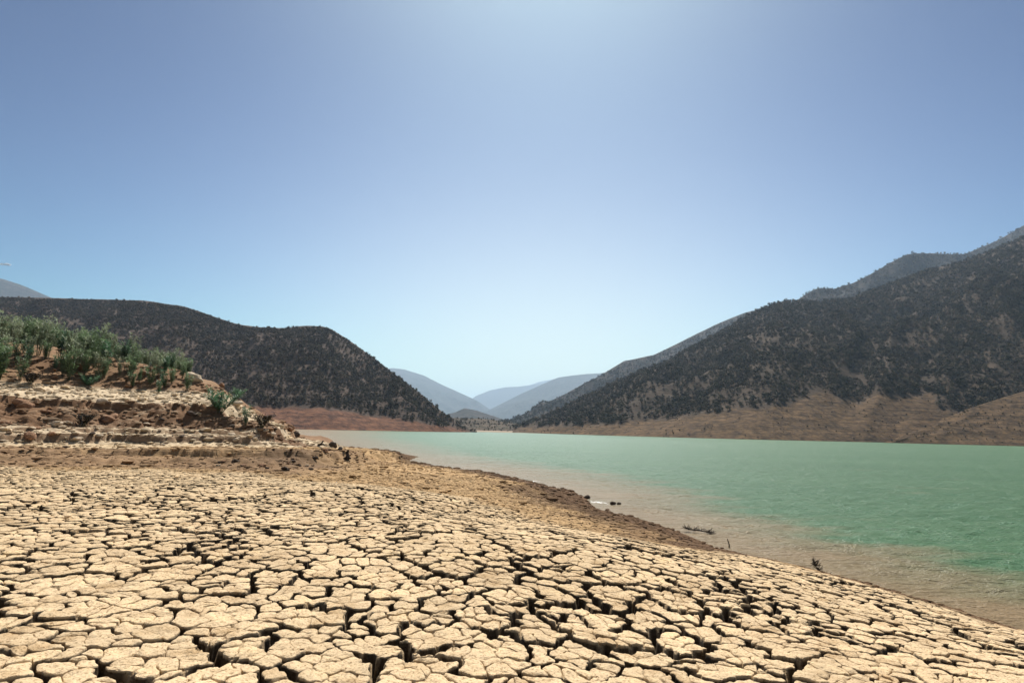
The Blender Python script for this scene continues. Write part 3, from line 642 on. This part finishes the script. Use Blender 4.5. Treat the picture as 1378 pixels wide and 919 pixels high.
def forest(p, smin, smax, seed, name, label, cat, group=None, individuals=0, ind_label=None):
    rg = np.random.default_rng(seed); h = rg.uniform(smin, smax, len(p))*np.clip(rg.lognormal(-.1, .32, len(p)), .4, 1.6)
    rot = rg.uniform(0, 6.28, len(p)); idx = rg.integers(0, 5, len(p))
    if individuals:
        px, py = project(p); size = h/p[:, 1]*((px > 0) & (px < PW)); od = np.argsort(-size); sel = od[:individuals]
        for k in sel:
            o = link('hill_tree', TREES[idx[k]]); o.location = p[k]; o.rotation_euler = (0, 0, rot[k]); o.scale = (h[k]*1.05, h[k]*1.05, h[k])
            tag(o, ind_label, 'tree', group)
        rest = od[individuals:]; p, h, rot, idx = p[rest], h[rest], rot[rest], idx[rest]
    me = bpy.data.meshes.new(name); me.vertices.add(len(p)); me.vertices.foreach_set('co', p.astype(np.float32).ravel())
    for nme, v in (('tsize', h), ('trot', rot), ('tidx', idx)):
        a = me.attributes.new(nme, 'FLOAT', 'POINT'); a.data.foreach_set('value', v.astype(np.float32))
    o = link(name, me); tag(o, label, cat, None, 'stuff')
    ng = bpy.data.node_groups.new(name, 'GeometryNodeTree'); ng.interface.new_socket('Geometry', in_out='INPUT', socket_type='NodeSocketGeometry'); ng.interface.new_socket('Geometry', in_out='OUTPUT', socket_type='NodeSocketGeometry')
    gi = ng.nodes.new('NodeGroupInput'); go = ng.nodes.new('NodeGroupOutput'); ip = ng.nodes.new('GeometryNodeInstanceOnPoints'); ci = ng.nodes.new('GeometryNodeCollectionInfo')
    ci.inputs['Collection'].default_value = lib; ci.inputs['Separate Children'].default_value = True; ci.inputs['Reset Children'].default_value = True
    ip.inputs['Pick Instance'].default_value = True
    def att(n_):
        a = ng.nodes.new('GeometryNodeInputNamedAttribute'); a.data_type = 'FLOAT'; a.inputs['Name'].default_value = n_; return a.outputs['Attribute']
    ng.links.new(gi.outputs[0], ip.inputs['Points']); ng.links.new(ci.outputs[0], ip.inputs['Instance']); ng.links.new(att('tidx'), ip.inputs['Instance Index']); ng.links.new(att('tsize'), ip.inputs['Scale'])
    cx = ng.nodes.new('ShaderNodeCombineXYZ'); ng.links.new(att('trot'), cx.inputs[2]); ng.links.new(cx.outputs[0], ip.inputs['Rotation']); ng.links.new(ip.outputs[0], go.inputs[0])
    md = o.modifiers.new('scatter', 'NODES'); md.node_group = ng
forest(sample(g_R1, 30000, 1, 1.0), 2.6, 5.2, 2, 'woodland', 'dark evergreen woodland covering the right-hand hillside above the bare shore', 'woodland', 'evergreen trees low on the right-hand hillside', 180, 'small dark evergreen tree on the lower slope of the right-hand hillside')
forest(sample(g_L1, 30000, 3, .9, .96), 1.8, 3.4, 4, 'woodland', 'dark scrubby woodland covering the left-hand hill above its red foot', 'woodland', 'evergreen trees low on the left-hand hill', 115, 'small dark evergreen tree low on the left-hand hill above the red foot')
forest(sample(g_R3, 9000, 5, .8, .97), 4, 7, 6, 'woodland', 'hazy woodland on the second ridge beyond the right-hand hillside', 'woodland')
forest(sample(g_B, 420, 7, .8), 2, 4, 8, 'woodland', 'sparse trees on the low bench at the head of the lake', 'woodland')
forest(sample(g_R2, 11000, 9, .8, 1.0), 4, 8, 10, 'woodland', 'thin woodland on the high blue mountain at far right', 'woodland')

forest(sample(g_R1, 1500, 11, 1.2, .6, True), .6, 1.7, 12, 'scrub', 'sparse low scrub dotting the bare brown shore under the right-hand hillside', 'scrub')
forest(sample(g_SP, 600, 13, 1.0, 1.0, True), .6, 1.5, 14, 'scrub', 'sparse low scrub dotting the bare brown spur at far right', 'scrub')
forest(sample(g_L1, 500, 15, 1.0, .6, True), .5, 1.2, 16, 'scrub', 'sparse low scrub on the red foot of the left-hand hill', 'scrub')

# ------------------------------------------------------------------ green shrubs on the left bank
def shrub_meshes(seed, nst, hgt, spread, nleaf, mat, leaf=.16, bushy=0.):
    rg = np.random.default_rng(seed); V = []; T = []; nv = 0; LV = []; LT = []; ln = 0
    for s in range(nst):
        an = rg.uniform(0, 6.28); base = np.array([math.cos(an), math.sin(an), 0])*rg.uniform(0, .12); lean = rg.uniform(.05, .42)*spread; h = hgt*rg.uniform(.6, 1.0)
        d = np.array([math.cos(an)*lean, math.sin(an)*lean, 1.0]); pts = [base+d*h*t+np.array([math.cos(an), math.sin(an), -.3])*.12*h*t*t*spread for t in (0, .35, .7, 1)]
        for k in range(3):
            a, b = pts[k], pts[k+1]; ra, rb = .018*(1-.28*k), .018*(1-.28*(k+1))
            for q_ in range(3):
                for (c, r_) in ((a, ra), (b, rb)): V.append(c+np.array([math.cos(q_*2.09), math.sin(q_*2.09), 0])*r_)
            for q_ in range(3):
                a0 = nv+2*q_; a1 = nv+2*((q_+1) % 3); T += [(a0, a1, a1+1), (a0, a1+1, a0+1)]
            nv += 6
        for l in range(nleaf):
            t = rg.uniform(.12, 1.0)**(.8); k = min(2, int(t/.34)); f = min(1, (t-.35*k)/.35); p = pts[k]*(1-f)+pts[k+1]*f
            aa = rg.uniform(0, 6.28); L = leaf*rg.uniform(.6, 1.3); o = np.array([math.cos(aa), math.sin(aa), rg.uniform(.1, 1.2)]); o /= np.linalg.norm(o)
            tw = np.array([-math.sin(aa), math.cos(aa), rg.uniform(-.3, .3)])*L*.16; p = p+o*rg.uniform(0, .12+bushy)
            LV += [p, p+o*L*.5+tw, p+o*L, p+o*L*.5-tw]; LT += [(ln, ln+1, ln+2), (ln, ln+2, ln+3)]; ln += 4
    return fast_mesh('stem', np.array(V), np.array(T), [M_STEM]), fast_mesh('foliage', np.array(LV), np.array(LT), [mat], smooth=False)
SH = [shrub_meshes(500+k, [11, 9, 13, 8, 10, 14][k], [2.5, 2.7, 2.2, 2.6, 2.0, 2.3][k], [.45, .35, .6, .3, .6, .5][k], 60, [M_LEAF1, M_LEAF2, M_LEAF1, M_LEAF2, M_LEAF3, M_LEAF1][k], .20) for k in range(6)]
SH_ROUND = shrub_meshes(600, 16, 1.5, 1.7, 90, M_LEAF3, .2, .12); SH_DARK = shrub_meshes(601, 14, .9, 2.2, 70, M_TREE, .15, .1); SH_SLIM = shrub_meshes(602, 7, 2.0, .45, 80, M_LEAF3, .18)
def shrub(pos, pair, sc, rot, label, cat='shrub', group=None, name='leafy_shrub'):
    e = bpy.data.objects.new(name, None); COL.objects.link(e); e.location = pos; e.rotation_euler = (0, 0, rot); e.scale = sc if isinstance(sc, tuple) else (sc, sc, sc); e.empty_display_size = .3
    link('stem', pair[0], e); link('foliage', pair[1], e); return tag(e, label, cat, group)
rg = np.random.default_rng(77); cand = []
while len(cand) < 9000:
    x = rg.uniform(-62, -19); y = rg.uniform(33, 62); cand.append((x, y))
cand = np.array(cand); Zc, sdc, sc_, qc, onb = height(cand[:, 0], cand[:, 1]); pc = np.stack([cand[:, 0], cand[:, 1], Zc], 1)
ppx, ppy = project(pc); dens = fbm(cand[:, 0]*.30, cand[:, 1]*.30, 205, 3)
dn = np.where(ppx < 165, .30+1.5*dens, np.where(ppx < 255, .30+1.5*dens, -1)); okc = (sc_ > 9.9) & (ppx > -110) & (rg.random(len(cand)) < dn)
chosen = []
for k in np.where(okc)[0]:
    if all((pc[k, 0]-c[0])**2+(pc[k, 1]-c[1])**2 > .62**2 for c in chosen):
        chosen.append(pc[k])
    if len(chosen) >= 290: break
for k, c in enumerate(chosen):
    px_, py_ = project(c); s = (rg.uniform(.55, 1.15))*(1.1 if px_ < 150 else .85)
    shrub(c-np.array([0, 0, .05]), SH[rg.integers(0, 6)], float(s), float(rg.uniform(0, 6.28)), 'upright leafy green shrub among many on the red slope above the left bank', 'shrub', 'green shrubs crowding the red slope above the left bank')
spec = [((296, 556), SH_ROUND, 1.15, 'large bright green bush beside the right end of the pale ledge'), ((331, 574), SH_SLIM, .8, 'slim dark green plant standing alone on the rocky bank right of the large bush'),
        ((352, 575), SH_DARK, 1.1, 'low round dark bush near the tip of the bank'), ((320, 535), SH_ROUND, .62, 'small green bush on the skyline just above the large bright bush'), ((112, 574), SH_DARK, .95, 'dark bush growing in a hollow of the eroded bank face'),
        ((214, 530), SH_SLIM, .62, 'small dark green plant just behind the pale ledge'), ((40, 517), SH_DARK, 1.0, 'dark low bush at the back edge of the pale ledge, far left'), ((118, 520), SH_ROUND, .6, 'small green bush at the back edge of the pale ledge under the shrub thicket')]
for (a, b), pr, s, lab in spec:
    p = hit(a, b); shrub(p-np.array([0, 0, .04]), pr, s, 1.3, lab, 'bush', None, 'bush')

# ------------------------------------------------------------------ rocks
ROCKS = {}
for mk, mt in (('p', M_ROCKP), ('r', M_ROCKR), ('d', M_ROCKD)):
    L = []
    for k in range(4):
        c, f = ico(3, 1, 900+k, .34, .62); L.append(fast_mesh('rock', c, f, [mt], smooth=(k % 2 == 0)))
    ROCKS[mk] = L
def rock(px, py, wpx, mk, k, label, sq=1.0, group=None, p=None, cat='rock', name='rock', sink=.25):
    p = hit(px, py) if p is None else p; r = wpx/2/F*p[1]
    o = link(name, ROCKS[mk][k % 4]); o.location = (p[0], p[1]+r*.3, p[2]+r*(.62*sq-sink)); o.scale = (r, r*.8, r*sq); o.rotation_euler = (random.uniform(-.2, .2), random.uniform(-.25, .25), random.uniform(0, 6.28))
    return tag(o, label, cat, group)
rock(258, 512, 20, 'p', 0, 'pale rounded boulder on the red slope above the ledge', 1.0)
rock(298, 513, 8, 'r', 1, 'small pinkish rock right of the pale boulder on the slope', 1.1)
rock(317, 546, 14, 'p', 2, 'pale angular rock right of the large bright bush', .9)
rock(72, 573, 15, 'p', 0, 'flat pale rock in the middle of the eroded bank face', .7)
rock(90, 571, 9, 'p', 1, 'small flat pale rock beside the hollow in the bank face', .6)
rock(136, 546, 13, 'p', 2, 'ochre boulder under the pale ledge of the left bank', 1.1)
rock(35, 594, 17, 'r', 3, 'dark rimmed boulder at the foot of the bank, far left', 1.1)
rock(100, 594, 18, 'p', 1, 'slanting pale slab leaning at the foot of the bank', .5)
rock(145, 566, 20, 'r', 0, 'brown boulder with a pale top right of the hollow', .8)
rock(28, 549, 22, 'r', 2, 'dark brown block under the ledge at the far left', .9)
rock(447, 602, 9, 'd', 0, 'dark rock block at the very tip of the bank', 1.5)
rock(457, 606, 7, 'd', 2, 'lower dark rock on the tip of the bank by the water', 1.2)
rock(438, 608, 10, 'r', 3, 'brown rock behind the dark blocks on the bank tip', .9)
rock(388, 580, 12, 'r', 1, 'brown rock at the step where the upper bank drops to the water', 1.2)
rock(398, 587, 12, 'd', 3, 'dark rock on the lower step of the bank above the water', 1.0)
rock(825, 679, 7, 'd', 0, 'larger of two dark stones poking out of the water beside the foam', 1.0, sink=.1, p=P_z(825, 679, 0))
rock(833, 679, 5, 'd', 1, 'smaller of two dark stones poking out of the water beside the foam', 1.0, sink=.1, p=P_z(833, 679, 0))
rock(774, 661, 5, 'd', 2, 'small dark stone standing on the shore edge above the step', 1.6)
rock(757, 658, 5, 'd', 0, 'low dark stone in the water by the shore, left of the step', .6, sink=.1, p=P_z(757, 657.5, 0))
rock(790, 671, 9, 'd', 3, 'dark wet rock forming the step in the shoreline', 1.0)
rock(1197, 804, 16, 'd', 1, 'low dark stone half in the brown water at the right shore', .6, sink=.3)
rock(1133, 783, 8, 'd', 2, 'small dark stone on the shore right of the dead shrub', .7)
rock(423, 618, 8, 'd', 0, 'dark stone on the small mound below the bank tip', .8)
rock(384, 634, 12, 'd', 2, 'largest dark clod at the left foot of the small mound', .8)
rock(372, 641, 9, 'p', 1, 'white stone just below the dark clod of the mound', .8)
rock(545+0, 692-12, 9, 'r', 1, 'small brown stone lying on the edge of the cracked mud', .7)
rg2 = random.Random(5)
for k in range(26):
    rock(rg2.uniform(235, 425), 629+rg2.gauss(0, 4)+.02*k, rg2.uniform(4, 9), rg2.choice('rdpr'), k, 'small broken stone in the scatter below the long bank', .7, 'broken stones scattered below the bank')
for k in range(34):
    a = rg2.uniform(-5, 400); b = rg2.choice([585, 592, 596, 565, 572])+rg2.gauss(0, 3.5)
    rock(a, b, rg2.uniform(5, 13), rg2.choice('rrpd'), k, 'weathered rock lodged in the ledges of the eroded bank', rg2.uniform(.45, .8), 'rocks lodged in the eroded bank')
for k in range(24):
    a = rg2.uniform(0, 330); b = rg2.uniform(488, 520) + max(0, a-200)*.3
    rock(a, b, rg2.uniform(3, 8), rg2.choice('rpr'), k, 'loose rock on the red slope between the shrubs', rg2.uniform(.5, .8), 'loose rocks on the red slope')

# loose clods and chips, too many to count
CLODS = []
for k in range(4):
    c, f = ico(1, 1, 950+k, .5, .5); CLODS.append((c, f))
def clods(n, seed):
    rg = np.random.default_rng(seed); th = rg.uniform(-R(50), R(50), n); r = np.sqrt(rg.uniform(9**2, 56**2, n)); x = r*np.sin(th); y = r*np.cos(th)
    z, sd, s, q_, onb = height(x, y); g = zone_G(x, y, sd); rm = region_m(x, y, sd)
    wgt = np.where(onb & (s < 9.5), .8, np.where(onb, .35, np.where(g < .4, .8, np.where(sd < .9, .7, .10))))*(sd > .02)
    ok = rg.random(n) < wgt; x, y, z, sd, g, rm, s, onb = [v[ok] for v in (x, y, z, sd, g, rm, s, onb)]
    z = z + np.where(onb, 0, (0.06+0.22*g)*sst(0, .35, rm))
    V = []; T = []; C = []; nv = 0; col = soil_colour(x, y, sd, s, onb, np.where(onb, rg.uniform(0, .8, len(x)), 0))*rg.uniform(.62, 1.25, len(x))[:, None]
    for k in range(len(x)):
        c, f = CLODS[k % 4]; d = math.hypot(x[k], y[k]); sz = .0020*d*rg.lognormal(0, .45); a = rg.uniform(0, 6.28); ca, sa = math.cos(a), math.sin(a)
        v = c*np.array([sz*1.4, sz, sz]); v = np.stack([v[:, 0]*ca-v[:, 1]*sa+x[k], v[:, 0]*sa+v[:, 1]*ca+y[k], v[:, 2]+z[k]+sz*.1], 1)
        V.append(v); T.append(f+nv); C.append(np.repeat(col[k][None], len(v), 0)); nv += len(v)
    o = link('soil_clods', fast_mesh('soil_clods', np.concatenate(V), np.concatenate(T), [M_SOIL], np.concatenate(C), smooth=False), ground); o['kind'] = 'stuff'
    print('clods', len(x))
clods(32000, 4)

# ------------------------------------------------------------------ driftwood, stumps, dead shrub, foam, cloud
def tube_mesh(name, paths, mat, sides=5):
    V = []; T = []; nv = 0
    for pts, r_a, r_b in paths:
        n = len(pts)
        for k, p in enumerate(pts):
            p = np.array(p, float); d = np.array(pts[min(k+1, n-1)], float)-np.array(pts[max(k-1, 0)], float); d /= np.linalg.norm(d)+1e-9
            s = np.cross(d, [.31, .2, .93]); s /= np.linalg.norm(s); w = np.cross(d, s); r = r_a+(r_b-r_a)*k/(n-1)
            for q_ in range(sides):
                a = q_*2*math.pi/sides; V.append(p+(math.cos(a)*s+math.sin(a)*w)*r*(1+.2*math.sin(k*3+q_*2)))
        for k in range(n-1):
            for q_ in range(sides):
                q2 = (q_+1) % sides; a0 = nv+k*sides+q_; a1 = nv+k*sides+q2; T += [(a0, a1, a1+sides), (a0, a1+sides, a0+sides)]
        nv += n*sides
    return fast_mesh(name, np.array(V), np.array(T), [mat])
def branchy(seed, n, L, r, flat, upness, main=None):
    rg = np.random.default_rng(seed); P = []
    if main: P.append((main, r, r*.4))
    for k in range(n):
        b = np.array(main[rg.integers(0, len(main))]) if main else np.zeros(3)
        d = rg.normal(0, 1, 3)*np.array([1, 1, flat]); d[2] = abs(d[2])*upness+.15*upness; d /= np.linalg.norm(d); l = L*rg.uniform(.4, 1); pts = [b]
        for q_ in range(3): d = d+rg.normal(0, .25, 3)*np.array([1, 1, flat]); pts.append(pts[-1]+d/np.linalg.norm(d)*l/3)
        P.append(([tuple(v) for v in pts], r*.5, r*.15))
    return P
def place(name, me, pos, rot, label, cat, sc=1.0):
    o = link(name, me); o.location = pos; o.rotation_euler = (0, 0, rot); o.scale = (sc,)*3; return tag(o, label, cat)
p = P_z(940, 716, 0)
place('driftwood_branch', tube_mesh('driftwood_branch', branchy(3, 70, .22, .022, .6, .55, [(-.27, .04, .06), (-.12, 0, .05), (.05, .02, .045), (.22, -.03, .02), (.3, -.05, .01)]), M_DRIFT), p+np.array([0, 0, 0.0]), -.3, 'tangled dark dead branch lying in the shallows off the shore', 'driftwood', 1.0)
p = P_z(981, 736, 0)
place('stick', tube_mesh('stick', [([(0, 0, -.08), (.005, 0, .06), (-.015, 0, .13), (-.03, 0, .19)], .018, .008)], M_DRIFT), p, 0, 'short dark stick standing upright in the brown shallows', 'stick')
p = hit(1104, 777)
place('dead_shrub', tube_mesh('dead_shrub', branchy(8, 90, .16, .014, 1.0, .9, [(.12, 0, 0), (.04, .01, .05), (-.03, .0, .12), (-.08, 0, .2), (-.1, 0, .26)]), M_DRIFT), p, 0, 'dark twiggy dead shrub on the water edge at the right', 'shrub', .95)
p = hit(431, 601)
place('stump', tube_mesh('stump', [([(-.35, 0, -.1), (-.1, 0, .12), (.1, 0, .28), (.22, 0, .5)], .12, .06), ([(0, 0, .15), (.22, .05, .2), (.4, 0, .1)], .08, .05)], M_DRIFT, 7), p, .1, 'dark broken stump jutting up on the skyline of the bank tip', 'stump', .85)
p = hit(467, 619)
place('stump', tube_mesh('stump', [([(0, 0, -.1), (.02, 0, .2), (-.02, 0, .38), (.05, 0, .5)], .11, .07), ([(-.18, 0, 0), (0, 0, .12), (.2, 0, .05)], .09, .06)], M_DRIFT, 7), p, .1, 'small dark stump standing on the flat right of the bank tip', 'stump', .95)
def foam(px, py, w, h, seed, label):
    p = P_z(px, py, .006); rg = np.random.default_rng(seed); V = []; T = []; nv = 0
    for k in range(34):
        x = rg.normal(0, w*.33); y = rg.normal(0, h*.33) - x*.55; rad = rg.uniform(.02, .07)*w/.9; n = 8
        V.append((x, y, .012)); V += [(x+rad*1.7*math.cos(a*6.283/n)*rg.uniform(.6, 1.2), y+rad*math.sin(a*6.283/n)*rg.uniform(.6, 1.2), 0.0) for a in range(n)]
        T += [(nv, nv+1+a, nv+1+(a+1) % n) for a in range(n)]; nv += n+1
    o = link('foam', fast_mesh('foam', np.array(V), np.array(T), [M_FOAM])); o.location = p; tag(o, label, 'foam', None, 'stuff')
foam(808, 676, .55, .5, 1, 'white foam lapping in the notch of the shoreline'); foam(712, 647, 1.1, .5, 2, 'thin white foam at the shore further along')
# little cloud above the left mountain
bm = []; V = []; T = []; nv = 0; rgc = np.random.default_rng(21)
for k in range(26):
    c, f = ico(2, 1, 980+k, .3, .45); t = rgc.uniform(-1, 1); rad = 55*(1.15-abs(t))*rgc.uniform(.7, 1.2)
    V.append(c*np.array([rad*1.7, rad, rad*.62])+np.array([t*125, rgc.normal(0, 20), rgc.normal(0, 6)])); T.append(f+nv); nv += len(c)
M_CLOUD, _nt, _bs = new_mat('cloud_white'); _bs.inputs['Base Color'].default_value = (.92, .93, .95, 1); _bs.inputs['Roughness'].default_value = 1
_tr = N(_nt, 'ShaderNodeBsdfTranslucent'); _tr.inputs[0].default_value = (.95, .95, .97, 1); _mx = N(_nt, 'ShaderNodeMixShader'); _mx.inputs[0].default_value = .8
_nt.links.new(_bs.outputs[0], _mx.inputs[1]); _nt.links.new(_tr.outputs[0], _mx.inputs[2]); _nt.links.new(_mx.outputs[0], _nt.nodes['Material Output'].inputs[0])
o = link('cloud', fast_mesh('cloud', np.concatenate(V), np.concatenate(T), [M_CLOUD])); o.location = P_depth(7, 356, 36000); o.scale = (2.6, 2.6, 2.6); tag(o, 'tiny white cloud low in the sky above the far left mountain', 'cloud')

# ------------------------------------------------------------------ haze
bm = bmesh.new(); bmesh.ops.create_cube(bm, size=1)
for v in bm.verts: v.co = Vector((v.co.x*60000, v.co.y*60000, -5.5+(v.co.z+.5)*1505.5))
me = bpy.data.meshes.new('haze'); bm.to_mesh(me); bm.free()
hm = bpy.data.materials.new('haze'); hm.use_nodes = True; hn = hm.node_tree; hn.nodes.clear()
ho = hn.nodes.new('ShaderNodeOutputMaterial'); hv = hn.nodes.new('ShaderNodeVolumePrincipled'); hv.inputs['Color'].default_value = (.58, .76, 1, 1); hv.inputs['Density'].default_value = .000075; hv.inputs['Anisotropy'].default_value = .35
hn.links.new(hv.outputs[0], ho.inputs['Volume']); me.materials.append(hm)
tag(link('haze', me), 'thin pale haze filling the valley air', 'haze', None, 'stuff')

print('TRIS', sum(len(m.loops)-2*len(m.polygons) for m in bpy.data.meshes if m.users))
